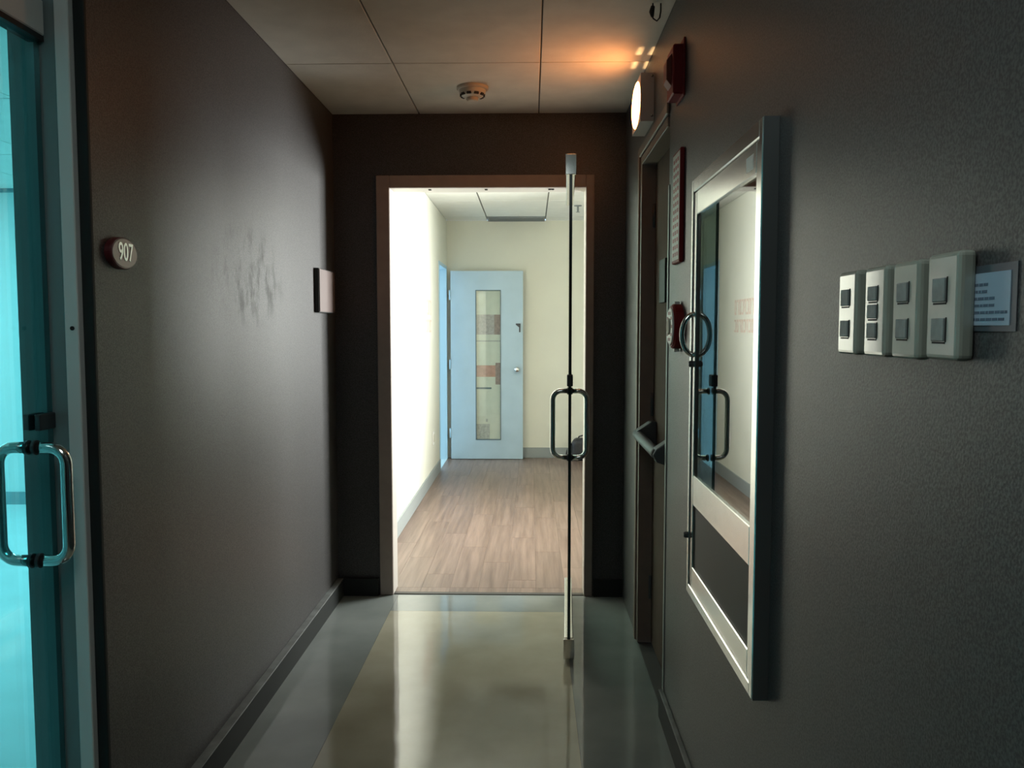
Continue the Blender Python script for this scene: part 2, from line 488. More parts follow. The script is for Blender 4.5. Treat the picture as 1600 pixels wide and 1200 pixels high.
# doorway casing and lining (trim)
t = MB()
t.box(OX0 - 0.068, OX0, YD - 0.014, YD, 0, OZ + 0.062, bev=0.003)
t.box(OX1, OX1 + 0.042, YD - 0.014, YD, 0, OZ + 0.062, bev=0.003)
t.box(OX0, OX1, YD - 0.014, YD, OZ, OZ + 0.062, bev=0.003)
tr = struct('trim_1', t, 'frame_taupe', 'taupe painted casing around the bright doorway')
t = MB()
t.box(OX0 - 0.03, OX0, YD, FY0 + 0.012, 0, OZ + 0.03)
t.box(OX1, OX1 + 0.03, YD, FY0 + 0.012, 0, OZ + 0.03)
t.box(OX0, OX1, YD, FY0 + 0.012, OZ, OZ + 0.03)
struct('jamb_lining', t, 'lining_lit', None, tr)
for xx in (-0.52, -0.235, 0.085, 0.10):
    struct('screw_hole', B(xx, xx + 0.014, YD + 0.03, YD + 0.05, OZ - 0.004, OZ - 0.0002), 'slot_dark', None, tr)

# exit door in the right wall
t = MB()
t.box(XR - 0.004, XR + 0.075, RY1 - 0.035, RY1, 0, RZ1, bev=0.002)
t.box(XR - 0.004, XR + 0.075, RY0 + 0.03, RY1 - 0.035, RZ1 - 0.035, RZ1, bev=0.002)
t.box(XR + 0.008, XR + 0.075, RY0, RY0 + 0.03, 0, RZ1, bev=0.002)
t.box(XR - 0.012, XR - 0.0005, RY1 + 0.0, RY1 + 0.045, 0, RZ1 + 0.04, bev=0.003)
t.box(XR - 0.012, XR - 0.0005, RY0, RY1, RZ1 + 0.001, RZ1 + 0.04, bev=0.003)
struct('trim_2', t, 'frame_brown', 'brown frame of the exit door beside the cabinet')
d3 = Thing('door_3', (0.54, 3.2, 0), 'brown exit door with grey push bar in the right wall', None, kind='structure')
d3.part('leaf', B(0.525, 0.565, RY0 + 0.033, RY1 - 0.038, 0.008, RZ1 - 0.038, bev=0.002), 'leaf_brown')
pb = MB().tube([(0.452, 3.50, 0.925), (0.452, 3.40, 0.925), (0.452, 2.98, 0.925), (0.452, 2.93, 0.925)], 0.021, 14)
pbo = d3.part('push_bar', pb, 'bar_grey', label='grey push bar')
for yy in (3.47, 2.945):
    d3.part('bracket', MB().prism([(0.525, 0.88), (0.525, 0.985), (0.50, 0.985), (0.445, 0.948), (0.432, 0.925), (0.445, 0.90), (0.50, 0.88)], 'y', yy - 0.03, yy + 0.03, bev=0.004), 'bar_grey', under=pbo)
d3.part('door_plate', B(0.512, 0.5245, 3.20, 3.34, 1.475, 1.645, bev=0.002), 'base_black', label='dark plate on the door')
for zz in (0.25, 1.05, 1.85):
    d3.part('hinge', MB().tube([(0.52, RY1 - 0.04, zz - 0.05), (0.52, RY1 - 0.04, zz + 0.05)], 0.007, 10), 'bar_grey')
struct('trim_3', B(XR - 0.004, XR + 0.022, RY0 - 0.003, RY0 - 0.0005, 0.1, 1.86).box(XR - 0.004, XR - 0.0005, RY0 - 0.022, RY0 - 0.003, 0.1, 1.86), 'corner_guard', 'pale corner guard at the wall edge by the exit door')

# ------------------------------------------------------------------ teal glass door in the left wall
def frame_ring(y0, y1, x0, x1, wd, ztop):
    """two jambs and a head in the plane of the left wall"""
    m = MB()
    m.box(x0, x1, y1 - wd, y1, 0, ztop, bev=0.002)
    m.box(x0, x1, y0, y0 + wd, 0, ztop, bev=0.002)
    m.box(x0, x1, y0 + wd, y1 - wd, ztop - wd, ztop, bev=0.002)
    return m
fr = struct('trim_4', frame_ring(LY0, YJ, -1.052, -1.020, 0.030, 2.185), 'alu', 'pale metal frame of the teal glass door')
struct('frame_channel', frame_ring(LY0, YJ, XLB + 0.002, -1.0525, 0.022, 2.185), 'alu_dull', 'dull inner channel of the frame', fr)
struct('dark_reveal', frame_ring(LY0, YJ, -1.0195, XL + 0.001, 0.012, 2.185), 'base_black', 'black strip beside the frame', fr)
struct('keyhole', MB().lathe([(0.005, 0), (0.005, 0.002)], (-1.034, YJ - 0.0318, 1.375), 'y', 14), 'slot_dark', None, fr)
DY0, DY1 = LY0 + 0.026, YJ - 0.026
d2 = Thing('door_2', (XG, 1.4, 0), 'closed teal glass door with tall chrome handle beside the room number', None, kind='structure')
pane = slab_glass(B(XG - 0.006, XG + 0.006, DY0, DY1, 0.10, 2.012), 0)
d2.part('glass_pane', pane, ['door_glass', 'glass_edge'])
tr_ = d2.part('top_rail', B(XG - 0.02, XG + 0.02, DY0, DY1, 2.018, 2.095, bev=0.003), 'alu', label='pale metal top rail')
d2.part('rail_gasket', B(XG - 0.018, XG + 0.018, DY0, DY1, 2.006, 2.018), 'slot_dark', under=tr_)
d2.part('rail_screw', MB().lathe([(0.016, 0.0), (0.016, 0.005), (0.011, 0.007)], (XG + 0.02, 1.745, 2.10 - 0.02), 'x', 20), 'frame_brown', under=tr_)
d2.part('bottom_rail', B(XG - 0.02, XG + 0.02, DY0, DY1, 0.008, 0.10, bev=0.003), 'alu')

def d_handle(axis_dir, mount, z0, z1, proj, r=0.012):
    """C shaped pull: two stubs out of the mount and a grip; axis_dir is the unit direction away from the glass"""
    a = Vector(axis_dir); c = Vector(mount); R = 0.036
    pts = [c + Vector((0, 0, z0)) + a * 0.0]
    pts.append(c + Vector((0, 0, z0)) + a * (proj - R))
    for k in range(1, 7):
        th = k / 6 * math.pi / 2
        pts.append(c + Vector((0, 0, z0 + R - R * math.cos(th))) + a * (proj - R + R * math.sin(th)))
    for k in range(0, 7):
        th = k / 6 * math.pi / 2
        pts.append(c + Vector((0, 0, z1 - R + R * math.sin(th))) + a * (proj - R + R * math.cos(th)))
    pts.append(c + Vector((0, 0, z1)))
    return MB().tube(pts, r, 14)
HY = 1.772
for sgn in (1, -1):
    h = d2.part('handle', d_handle((sgn, 0, 0), (XG + sgn * 0.006, HY, 0), 0.862, 1.114, 0.070, 0.0125), 'chrome', label='chrome pull handle')
    for z in (0.862, 1.114):
        d2.part('mount_ring', MB().lathe([(0.0165, 0), (0.0165, 0.006)], (XG + (0.006 if sgn > 0 else -0.012), HY, z), 'x', 18), 'dark_metal', under=h)
lk = d2.part('lock', B(XG + 0.006, XG + 0.02, 1.775, 1.835, 1.150, 1.186, bev=0.002), 'dark_metal', label='small dark door lock')
d2.part('lock_back', B(XG - 0.02, XG - 0.006, 1.775, 1.835, 1.150, 1.186, bev=0.002), 'dark_metal', under=lk)

# ------------------------------------------------------------------ open glass door in the doorway
ax, ay, bx_, by_ = 0.157, 3.333, 0.191, 4.165
ANG = math.atan2(bx_ - ax, by_ - ay)
LEN = math.hypot(bx_ - ax, by_ - ay)
# built along +y from its free edge, then turned about its base
d1 = Thing('door_1', (ax, ay, 0), 'glass door with chrome pull handles standing open into the corridor', None, kind='structure', rz=-ANG)
def L1(x0, x1, y0, y1, z0, z1, **k): return B(ax + x0, ax + x1, ay + y0, ay + y1, z0, z1, **k)
d1.part('glass_pane', slab_glass(L1(-0.006, 0.006, 0, LEN, 0.085, 2.0), 0), ['open_door_glass', 'glass_edge'])
for nm, z0, z1 in (('top_rail', 1.985, 2.068), ('bottom_rail', 0.012, 0.10)):
    r_ = d1.part(nm, L1(-0.018, 0.018, 0.004, LEN, z0, z1, bev=0.003), 'steel')
    d1.part('end_cap', L1(-0.022, 0.022, -0.008, 0.004, z0 - 0.001, z1 - 0.004, bev=0.002), 'chrome', under=r_)
for sgn in (-1, 1):
    h = d1.part('handle', d_handle((sgn, 0, 0), (ax + sgn * 0.006, ay + 0.062, 0), 0.842, 1.118, 0.064, 0.0105), 'chrome', label='chrome pull handle')
    for z in (0.842, 1.118):
        d1.part('mount_ring', MB().lathe([(0.015, 0), (0.015, 0.005)], (ax + (0.006 if sgn > 0 else -0.011), ay + 0.062, z), 'x', 18), 'dark_metal', under=h)
d1.part('lock', L1(-0.012, 0.012, -0.002, 0.05, 1.14, 1.188, bev=0.003), 'dark_metal', label='small dark door lock')
for z0, z1 in ((2.068, 2.078), (0.0, 0.012)):
    d1.part('pivot', MB().lathe([(0.012, 0), (0.012, z1 - z0)], (ax, ay + LEN - 0.05, z0), 'z', 16), 'dark_metal')

# ------------------------------------------------------------------ room beyond the teal glass door
RX0, RYa, RYb = -6.2, -2.0, 6.30
struct('wall_room_back', B(RX0, XLB, RYb, RYb + 0.1, 0, ZC), 'room_wall', 'pale wall of the lit room behind the teal glass')
struct('wall_room_left', B(RX0 - 0.1, RX0, RYa, RYb, 0, ZC), 'room_wall')
struct('wall_room_front', B(RX0, XLB, RYa - 0.1, RYa, 0, ZC), 'room_wall')
struct('wall_room_right', B(XLB - 0.012, XLB - 0.001, YJ + 0.05, RYb, 0, ZC).box(XLB - 0.012, XLB - 0.001, RYa, LY0 - 0.05, 0, ZC).box(XLB - 0.012, XLB - 0.001, LY0 - 0.05, YJ + 0.05, 2.19, ZC), 'room_wall')
struct('floor_room', B(RX0, XLB, RYa, RYb, -0.06, 0), 'room_floor', 'pale floor of the lit room behind the teal glass')
struct('baseboard_room', B(RX0, XLB - 0.02, RYb - 0.012, RYb, 0, 0.10), 'room_base', 'dark baseboard seen through the teal glass')
struct('trim_6', B(RX0, XLB - 0.02, RYb - 0.015, RYb, ZC - 0.03, ZC, bev=0.002), 'room_base', 'dark ceiling edge strip seen through the teal glass')
cr_ = struct('ceiling_room', B(RX0, XLB, RYa, RYb, ZC + 0.012, ZC + 0.06), 'joint_dark', 'panelled ceiling seen through the teal glass')
FIX = []
nx = 8
for i in range(nx):
    for j in range(7):
        x0 = XLB - 0.02 - 0.61 * (i + 1); y0 = RYb - 1.22 * (j + 1)
        if (i, j) in ((1, 0), (1, 1), (6, 0), (6, 1)):
            FIX.append((x0, y0)); continue
        struct('ceiling_panel', B(x0 + 0.005, x0 + 0.605, max(y0, RYa) + 0.005, y0 + 1.215, ZC, ZC + 0.012, bev=0.002), 'ceiling_tile_white', None, cr_)

def troffer(x0, y0, x1, y1, z, mat, label, group):
    cx, cyy = (x0 + x1) / 2, (y0 + y1) / 2
    T = Thing('ceiling_light', (cx, cyy, z), label, 'ceiling light', group)
    m = MB()
    m.box(x0, x1, y0, y0 + 0.03, z - 0.004, z + 0.01); m.box(x0, x1, y1 - 0.03, y1, z - 0.004, z + 0.01)
    m.box(x0, x0 + 0.03, y0 + 0.03, y1 - 0.03, z - 0.004, z + 0.01); m.box(x1 - 0.03, x1, y0 + 0.03, y1 - 0.03, z - 0.004, z + 0.01)
    T.part('frame', m, 'troffer_white')
    T.part('diffuser', B(x0 + 0.03, x1 - 0.03, y0 + 0.03, y1 - 0.03, z + 0.003, z + 0.008), mat)
    return T
for k, (x0, y0) in enumerate(FIX):
    troffer(x0 + 0.005, y0 + 0.005, x0 + 0.605, y0 + 1.215, ZC, 'lamp_cool', ('recessed light of the teal glass room, by its back wall and the corridor', 'recessed light of the teal glass room, second from its back wall, corridor side', 'recessed light of the teal glass room, by its back wall and the outer wall', 'recessed light of the teal glass room, second from its back wall, outer side')[k], 'lights in the room behind the teal glass')
i, j = REAR
troffer(xs[i] + 0.004, ys[j + 1] + 0.004, xs[i + 1] - 0.004, ys[j] - 0.004, ZC, 'rear_fill', 'added corridor fill light, recessed and unseen behind the camera', None)

# ------------------------------------------------------------------ room beyond the doorway
SY0, SY1, SZ = 7.95, 8.605, 1.985      # side doorway in its left wall
SX = FX0 - 0.13
w = MB()
w.box(SX, FX0, FY0, SY0 - 0.035, 0, FZ); w.box(SX, FX0, SY1 + 0.035, FY1, 0, FZ); w.box(SX, FX0, SY0 - 0.035, SY1 + 0.035, SZ + 0.035, FZ)
struct('wall_far_left', w, 'cream_wall', 'cream wall on the left beyond the doorway')
struct('wall_far_back', B(SX, FX1, FY1, FY1 + 0.1, 0, FZ), 'cream_wall', 'cream back wall behind the blue door')
VY0, VY1, VZ0, VZ1 = 5.15, 6.40, 1.05, 2.15      # window in its right wall
w = MB()
w.box(FX1, FX1 + 0.12, YD, VY0, 0, FZ + 0.1); w.box(FX1, FX1 + 0.12, VY1, FY1 + 0.1, 0, FZ + 0.1)
w.box(FX1, FX1 + 0.12, VY0, VY1, 0, VZ0); w.box(FX1, FX1 + 0.12, VY0, VY1, VZ1, FZ + 0.1)
struct('wall_far_right', w, 'cream_wall')
def window(name, x, y0, y1, z0, z1, energy, colour, sgn, spread=math.pi, turn=0.0):
    m = MB(); f = 0.04
    m.box(x, x + 0.04, y0, y1, z0, z0 + f); m.box(x, x + 0.04, y0, y1, z1 - f, z1)
    m.box(x, x + 0.04, y0, y0 + f, z0 + f, z1 - f); m.box(x, x + 0.04, y1 - f, y1, z0 + f, z1 - f)
    m.box(x, x + 0.04, (y0 + y1) / 2 - 0.015, (y0 + y1) / 2 + 0.015, z0 + f, z1 - f)
    o = struct(name, m, 'alu')
    for a, b in ((y0 + f, (y0 + y1) / 2 - 0.015), ((y0 + y1) / 2 + 0.015, y1 - f)):
        struct('pane', B(x + 0.017, x + 0.023, a, b, z0 + f, z1 - f), 'clear_glass', None, o)
    l = bpy.data.lights.new('window_daylight', 'AREA'); l.shape = 'RECTANGLE'; l.size = z1 - z0; l.size_y = y1 - y0
    l.energy = energy; l.color = colour; l.spread = spread
    lo = bpy.data.objects.new('window_daylight', l); COL.objects.link(lo)
    lo.location = (x + 0.02 + sgn * 0.25, (y0 + y1) / 2, (z0 + z1) / 2); lo.rotation_euler = (0, sgn * math.pi / 2, turn)
window('window_2', FX1 + 0.04, VY0, VY1, VZ0, VZ1, P_WIN, (1.0, 0.985, 0.965), 1, math.radians(120), math.radians(18))
# plank floor
ff = struct('floor_far', B(FX0, FX1, FY0, FY1, -0.06, -0.004).box(OX0, OX1, YD + 0.035, FY0, -0.06, -0.004), 'threshold', 'brown wood plank floor beyond the doorway')
PW, PL = 0.152, 0.915
ncol = int((1.35 - FX0) / PW)
meshes = {}
def plank_mesh(wd, ln):
    key = (round(wd, 3), round(ln, 3))
    if key not in meshes:
        m = B(-wd / 2, wd / 2, -ln / 2, ln / 2, -0.004, 0, bev=0.0005)
        me = bpy.data.meshes.new('plank'); m.bm.to_mesh(me); m.bm.free(); me.materials.append(MATS['wood_plank'])
        meshes[key] = me
    return meshes[key]
def plank(x0, x1, y0, y1):
    if y1 - y0 < 0.02 or x1 - x0 < 0.02: return
    o = bpy.data.objects.new('plank', plank_mesh(x1 - x0 - 0.0008, y1 - y0 - 0.0008)); COL.objects.link(o)
    o.location = ((x0 + x1) / 2, (y0 + y1) / 2, 0); o.parent = ff
for i in range(ncol):
    x0 = FX0 + i * PW
    ystart = FY0 if (x0 < OX0 or x0 + PW > OX1) else YD + 0.036
    y = FY0 - PL * ((i * 0.37) % 1.0)
    while y < FY1:
        plank(x0, x0 + PW, max(y, FY0), min(y + PL, FY1)); y += PL
    if x0 + PW > OX0 and x0 < OX1:
        plank(max(x0, OX0), min(x0 + PW, OX1), YD + 0.036, FY0)
struct('plank_field', B(FX0 + ncol * PW + 0.001, FX1, FY0, FY1, -0.004, 0), 'wood_plank', None, ff)
# ceiling of that room
cf = struct('ceiling_far', B(SX, FX1, FY0, FY1, FZ + 0.012, FZ + 0.07), 'joint_grey', 'white panelled ceiling beyond the doorway')
fxs = [FX0, -0.455, 0.145, 0.745, FX1]
fys = [FY1, 8.42, 7.385, 6.17, 4.955, FY0 + 0.01]
VENT = (1, 0)
FFIX = []
for j in range(len(fys) - 1):
    for i in range(len(fxs) - 1):
        x0, x1, y0, y1 = fxs[i] + 0.006, fxs[i + 1] - 0.006, fys[j + 1] + 0.006, fys[j] - (0.006 if j else 0)
        if i == 0: x0 = FX0
        if (i, j) in ((1, 3), (2, 3)):
            FFIX.append((x0, y0, x1, y1)); continue
        if (i, j) == VENT: continue
        struct('ceiling_panel', B(x0, x1, y0, y1, FZ, FZ + 0.012, bev=0.002), 'ceiling_tile_white', None, cf)
for (x0, y0, x1, y1), lb in zip(FFIX, ('recessed far room ceiling light just inside the doorway', 'recessed far room ceiling light beside the window')):
    troffer(x0, y0, x1, y1, FZ, 'lamp_white', lb, None)
# slot vent against the back wall
V = Thing('ceiling_vent', (-0.15, 8.67, FZ), 'grey slotted air vent in the ceiling above the blue door', 'vent')
m = MB()
va, vb = 8.428, 8.715
m.box(-0.449, 0.139, va, va + 0.02, FZ - 0.012, FZ + 0.01); m.box(-0.449, 0.139, vb - 0.02, vb, FZ - 0.012, FZ + 0.01)
m.box(-0.449, -0.43, va + 0.02, vb - 0.02, FZ - 0.012, FZ + 0.01); m.box(0.12, 0.139, va + 0.02, vb - 0.02, FZ - 0.012, FZ + 0.01)
V.part('frame', m, 'vent_metal')
for k in range(8):
    V.part('slat', B(-0.43, 0.12, va + 0.034 + k * 0.03, va + 0.040 + k * 0.03, FZ - 0.010, FZ + 0.011), 'vent_metal')

S = Thing('sprinkler', (0.427, 7.685, FZ), 'small ceiling sprinkler head beyond the glass door edge', 'sprinkler')
S.part('escutcheon', MB().lathe([(0.036, 0), (0.034, -0.006), (0.012, -0.009)], (0.427, 7.685, FZ), 'z', 24), 'vent_metal')
S.part('stem', MB().lathe([(0.009, 0), (0.009, -0.035), (0.006, -0.05)], (0.427, 7.685, FZ - 0.008), 'z', 14), 'vent_metal')
S.part('deflector', MB().lathe([(0.018, 0), (0.018, -0.003)], (0.427, 7.685, FZ - 0.058), 'z', 20), 'vent_metal')
# baseboards there
struct('baseboard_far_left', B(FX0, FX0 + 0.012, FY0 + 0.01, SY0 - 0.04, 0, 0.11, bev=0.002), 'base_grey', 'grey baseboard below the left cream wall')
struct('baseboard_far_back', B(FX0 + 0.03, FX1, FY1 - 0.012, FY1, 0, 0.11, bev=0.002), 'base_grey', 'grey baseboard behind the blue door')
# frame of the side doorway
m = MB()
m.box(SX, FX0 + 0.006, SY0 - 0.035, SY0, 0, SZ + 0.035, bev=0.002)
m.box(SX, FX0 + 0.006, SY1, SY1 + 0.035, 0, SZ + 0.035, bev=0.002)
m.box(SX, FX0 + 0.006, SY0, SY1, SZ, SZ + 0.035, bev=0.002)
struct('trim_5', m, 'jamb_blue_lit', 'frame of the side doorway, coloured pale blue as lit by daylight')
# blue door leaf, swung open against the back wall
BX0, BX1, BYa, BYb, BZ1 = -0.838, -0.086, 8.60, 8.64, 1.968
d4 = Thing('door_4', (BX0, 8.62, 0), 'pale blue door with narrow glass strip, swung open before the back wall', None, kind='structure')
gx0, gx1, gz0, gz1 = -0.580, -0.314, 0.205, 1.772
m = MB()
m.box(BX0, gx0, BYa, BYb, 0.006, BZ1); m.box(gx1, BX1, BYa, BYb, 0.006, BZ1)
m.box(gx0, gx1, BYa, BYb, 0.006, gz0); m.box(gx0, gx1, BYa, BYb, gz1, BZ1)
d4.part('leaf', m, 'door_blue')
m = MB(); g = 0.008
m.box(gx0, gx0 + g, BYa - 0.003, BYb, gz0, gz1); m.box(gx1 - g, gx1, BYa - 0.003, BYb, gz0, gz1)
m.box(gx0 + g, gx1 - g, BYa - 0.003, BYb, gz0, gz0 + g); m.box(gx0 + g, gx1 - g, BYa - 0.003, BYb, gz1 - g, gz1)
d4.part('glazing_bead', m, 'lite_trim')
gp = d4.part('glass_pane', B(gx0 + g, gx1 - g, BYa + 0.010, BYa + 0.015, gz0 + g, gz1 - g), 'clear_glass')
# flat coloured pieces set behind the glass strip
ys_ = BYa + 0.020
def zpx(y): return 1.772 - (y - 453) * (1.772 - 0.205) / (687 - 453)
def sheet(x0, x1, ya, yb, mat, k=0, lab=None):
    d4.part('toned_sheet', B(x0, x1, ys_ + k * 0.0015, ys_ + 0.001 + k * 0.0015, max(zpx(yb), gz0 + g), min(zpx(ya), gz1 - g)), mat, under=gp, label=lab)
xm = gx0 + 0.195
sheet(gx0 + g, gx1 - g, 453, 687, 'sheet_cream', 4)
sheet(gx0 + g, xm, 491, 522, 'sheet_taupe', 2, 'mottled taupe sheet')
sheet(xm, gx1 - g, 491, 522, 'sheet_brown', 2)
sheet(gx0 + g, gx1 - g, 570, 588, 'sheet_red', 2, 'dull red band')
sheet(xm + 0.012, gx1 - g, 566, 600, 'sheet_brown', 1)
sheet(gx0 + g, gx0 + 0.165, 604.5, 607, 'lite_trim', 2)
sheet(gx0 + g, gx0 + 0.145, 662, 686, 'sheet_grey', 2, 'small grey patch')
sheet(gx0 + 0.105, gx0 + 0.125, 654, 659, 'sheet_grey', 2)
sheet(gx0 + g, gx1 - g, 531, 533, 'sheet_grey', 2)
# door furniture
kb = MB().lathe([(0.026, 0), (0.026, -0.006), (0.012, -0.012), (0.012, -0.03), (0.024, -0.042), (0.028, -0.056), (0.022, -0.068), (0.006, -0.072)], (-0.148, BYa, 0.948), 'y', 24)
d4.part('knob', kb, 'chrome', smooth=True, label='round metal knob')
d4.part('latch', MB().prism([(-0.160, 1.425), (-0.112, 1.425), (-0.112, 1.335), (-0.126, 1.335), (-0.126, 1.385), (-0.160, 1.412)], 'y', BYa - 0.012, BYa - 0.0005), 'dark_metal', label='small dark latch')
for zz in (0.28, 1.0, 1.72):
    d4.part('hinge', MB().tube([(BX0 - 0.008, BYa - 0.002, zz - 0.05), (BX0 - 0.008, BYa - 0.002, zz + 0.05)], 0.008, 10), 'jamb_blue_lit')
# switch plate low on the left wall, faded stencilled notice
o_ = Thing('wall_outlet', (FX0, 7.39, 0.345), 'small cream outlet plate low on the left cream wall', 'outlet')
o_.part('plate', B(FX0, FX0 + 0.008, 7.345, 7.435, 0.325, 0.445, bev=0.003), 'white_plastic')
o_.part('socket', B(FX0 + 0.008, FX0 + 0.011, 7.365, 7.415, 0.35, 0.42, bev=0.001), 'smudge_grey')
ST = Thing('faded_notice', (FX0, 6.95, 1.35), 'faded reddish stencilled notice on the left cream wall', 'notice')
for row, (z0, z1) in enumerate(((1.49, 1.62), (1.34, 1.45))):
    yy = 6.68; k = 0
    while yy < 7.28:
        wd = 0.058
        m = MB()
        m.box(FX0 + 0.0003, FX0 + 0.0012, yy, yy + 0.016, z0, z1)
        m.box(FX0 + 0.0003, FX0 + 0.0012, yy + 0.016, yy + wd, z1 - 0.02, z1)
        if (k + row) % 3: m.box(FX0 + 0.0003, FX0 + 0.0012, yy + 0.016, yy + wd, z0, z0 + 0.02)
        if (k + row) % 2: m.box(FX0 + 0.0003, FX0 + 0.0012, yy + 0.042, yy + wd, z0 + 0.02, z1 - 0.02)
        ST.part('stencil_mark', m, 'faded_red')
        yy += wd + 0.022; k += 1
# bag on the floor
bb = bmesh.new(); bmesh.ops.create_uvsphere(bb, u_segments=32, v_segments=20, radius=1)
for v in bb.verts:
    x, y, z = v.co
    f = lambda c, p: math.copysign(abs(c) ** p, c)
    x, y, z = f(x, 0.55), f(y, 0.6), f(z, 0.55)
    x *= 1 - 0.10 * (z + 1) + 0.04 * math.sin(5 * z + 2 * y)
    z += 0.08 * x - 0.05 * math.cos(4 * x)
    v.co = (0.535 + x * 0.135, 8.56 + y * 0.085, 0.128 + z * 0.118)
mn = min(v.co.z for v in bb.verts)
for v in bb.verts: v.co.z -= mn
for f_ in bb.faces: f_.smooth = True
BG = Thing('bag', (0.53, 8.56, 0), 'black soft bag with loop strap on the plank floor by the back wall', 'bag')
m = MB(); m.add(bb); BG.part('body', m, 'bag_black')
loop = [(0.43, 8.53, 0.03), (0.385, 8.51, 0.035), (0.365, 8.50, 0.06), (0.375, 8.50, 0.11), (0.395, 8.505, 0.15), (0.42, 8.52, 0.175), (0.45, 8.54, 0.185)]
BG.part('strap', MB().tube(loop, 0.009, 8), 'bag_black')
BG.part('carry_loop', MB().tube([(0.49, 8.56, 0.215), (0.50, 8.56, 0.25), (0.54, 8.56, 0.262), (0.58, 8.56, 0.25), (0.59, 8.56, 0.215)], 0.008, 8), 'bag_black')

# side room behind the blue-lit frame: white walls and a daylit window
QX0, QY0, QY1 = -3.6, 6.6, 10.4
struct('floor_side', B(QX0, SX, QY0, QY1, -0.06, 0).box(SX, FX0, SY0, SY1, -0.06, 0), 'plain_side' if 'plain_side' in MATS else 'room_floor')
struct('ceiling_side', B(QX0, SX, QY0, QY1, FZ, FZ + 0.07), 'white_wall')
struct('wall_side_front', B(QX0, SX, QY0 - 0.1, QY0, 0, FZ), 'white_wall')
struct('wall_side_back', B(QX0, SX, QY1, QY1 + 0.1, 0, FZ), 'white_wall')
struct('wall_side_right', B(SX - 0.012, SX - 0.001, QY0, SY0 - 0.04, 0, FZ).box(SX - 0.012, SX - 0.001, SY1 + 0.04, QY1, 0, FZ).box(SX - 0.012, SX - 0.001, SY0 - 0.04, SY1 + 0.04, SZ + 0.04, FZ), 'white_wall')
UY0, UY1, UZ0, UZ1 = 7.6, 10.2, 0.6, 2.3
m = MB()
m.box(QX0 - 0.12, QX0, QY0, UY0, 0, FZ); m.box(QX0 - 0.12, QX0, UY1, QY1, 0, FZ)
m.box(QX0 - 0.12, QX0, UY0, UY1, 0, UZ0); m.box(QX0 - 0.12, QX0, UY0, UY1, UZ1, FZ)
struct('wall_side_left', m, 'white_wall')
window('window_1', QX0 - 0.08, UY0, UY1, UZ0, UZ1, P_SIDE, (0.62, 0.80, 1.0), -1)

# ------------------------------------------------------------------ glass cabinet on the right wall
XCF = 0.438
c0, c1, z0, z1 = 1.605, 2.295, 0.638, 1.776
CB = Thing('wall_cabinet', (XR, 1.95, z0), 'polished steel wall cabinet with tall mirror like glass pane', 'cabinet')
m = MB()
m.box(XR + 0.002, XR + 0.18, CY0 + 0.001, CY0 + 0.012, CZ0 + 0.001, CZ1 - 0.001); m.box(XR + 0.002, XR + 0.18, CY1 - 0.012, CY1 - 0.001, CZ0 + 0.001, CZ1 - 0.001)
m.box(XR + 0.002, XR + 0.18, CY0 + 0.012, CY1 - 0.012, CZ0 + 0.001, CZ0 + 0.012); m.box(XR + 0.002, XR + 0.18, CY0 + 0.012, CY1 - 0.012, CZ1 - 0.012, CZ1 - 0.001)
m.box(XR + 0.17, XR + 0.18, CY0 + 0.012, CY1 - 0.012, CZ0 + 0.012, CZ1 - 0.012)
CB.part('body', m, 'cabinet_inside')
def ring(x0, x1, a0, a1, b0, b1, wa, wb0, wb1, bev=0.002):
    m = MB()
    m.box(x0, x1, a0, a0 + wa, b0, b1, bev=bev); m.box(x0, x1, a1 - wa, a1, b0, b1, bev=bev)
    m.box(x0, x1, a0 + wa, a1 - wa, b0, b0 + wb0, bev=bev); m.box(x0, x1, a0 + wa, a1 - wa, b1 - wb1, b1, bev=bev)
    return m
CB.part('outer_frame', ring(XCF, XR - 0.0005, c0, c1, z0, z1, 0.022, 0.026, 0.034), 'steel', label='polished steel frame')
CB.part('frame_side', B(XCF + 0.002, XR - 0.0005, c0 - 0.003, c0 - 0.0002, z0, z1), 'steel_edge')
cd = CB.part('door', ring(XCF + 0.004, XCF + 0.020, c0 + 0.0235, c1 - 0.0235, z0 + 0.0275, z1 - 0.0355, 0.030, 0.055, 0.062).box(XCF + 0.004, XCF + 0.020, c0 + 0.054, c1 - 0.054, 0.893, 0.975, bev=0.002), 'steel', label='steel framed cabinet door')
CB.part('glass_pane', B(XCF + 0.010, XCF + 0.014, c0 + 0.052, c1 - 0.052, 0.973, z1 - 0.096), 'cabinet_glass', under=cd)
CB.part('lower_panel', B(XCF + 0.010, XCF + 0.014, c0 + 0.052, c1 - 0.052, z0 + 0.081, 0.895), 'lower_panel', under=cd, label='dull dark lower panel')
pts = [(XCF + 0.006 - 0.034 * math.sin(math.pi * k / 12), 2.262, 1.358 - 0.056 * math.cos(math.pi * k / 12)) for k in range(13)]
CB.part('pull_handle', MB().tube(pts, 0.007, 10), 'chrome', label='small curved pull handle')
CB.part('lock', MB().lathe([(0.009, 0), (0.009, -0.008), (0.006, -0.012)], (XCF + 0.003, 2.262, 1.278), 'x', 16), 'dark_metal')
CB.part('lock', MB().lathe([(0.009, 0), (0.009, -0.008), (0.006, -0.012)], (XCF, 2.284, 0.80), 'x', 16), 'dark_metal')
CB.part('sticker', B(XCF + 0.0034, XCF + 0.004, 1.68, 1.735, 1.692, 1.722), 'white_plastic', label='small pale sticker')

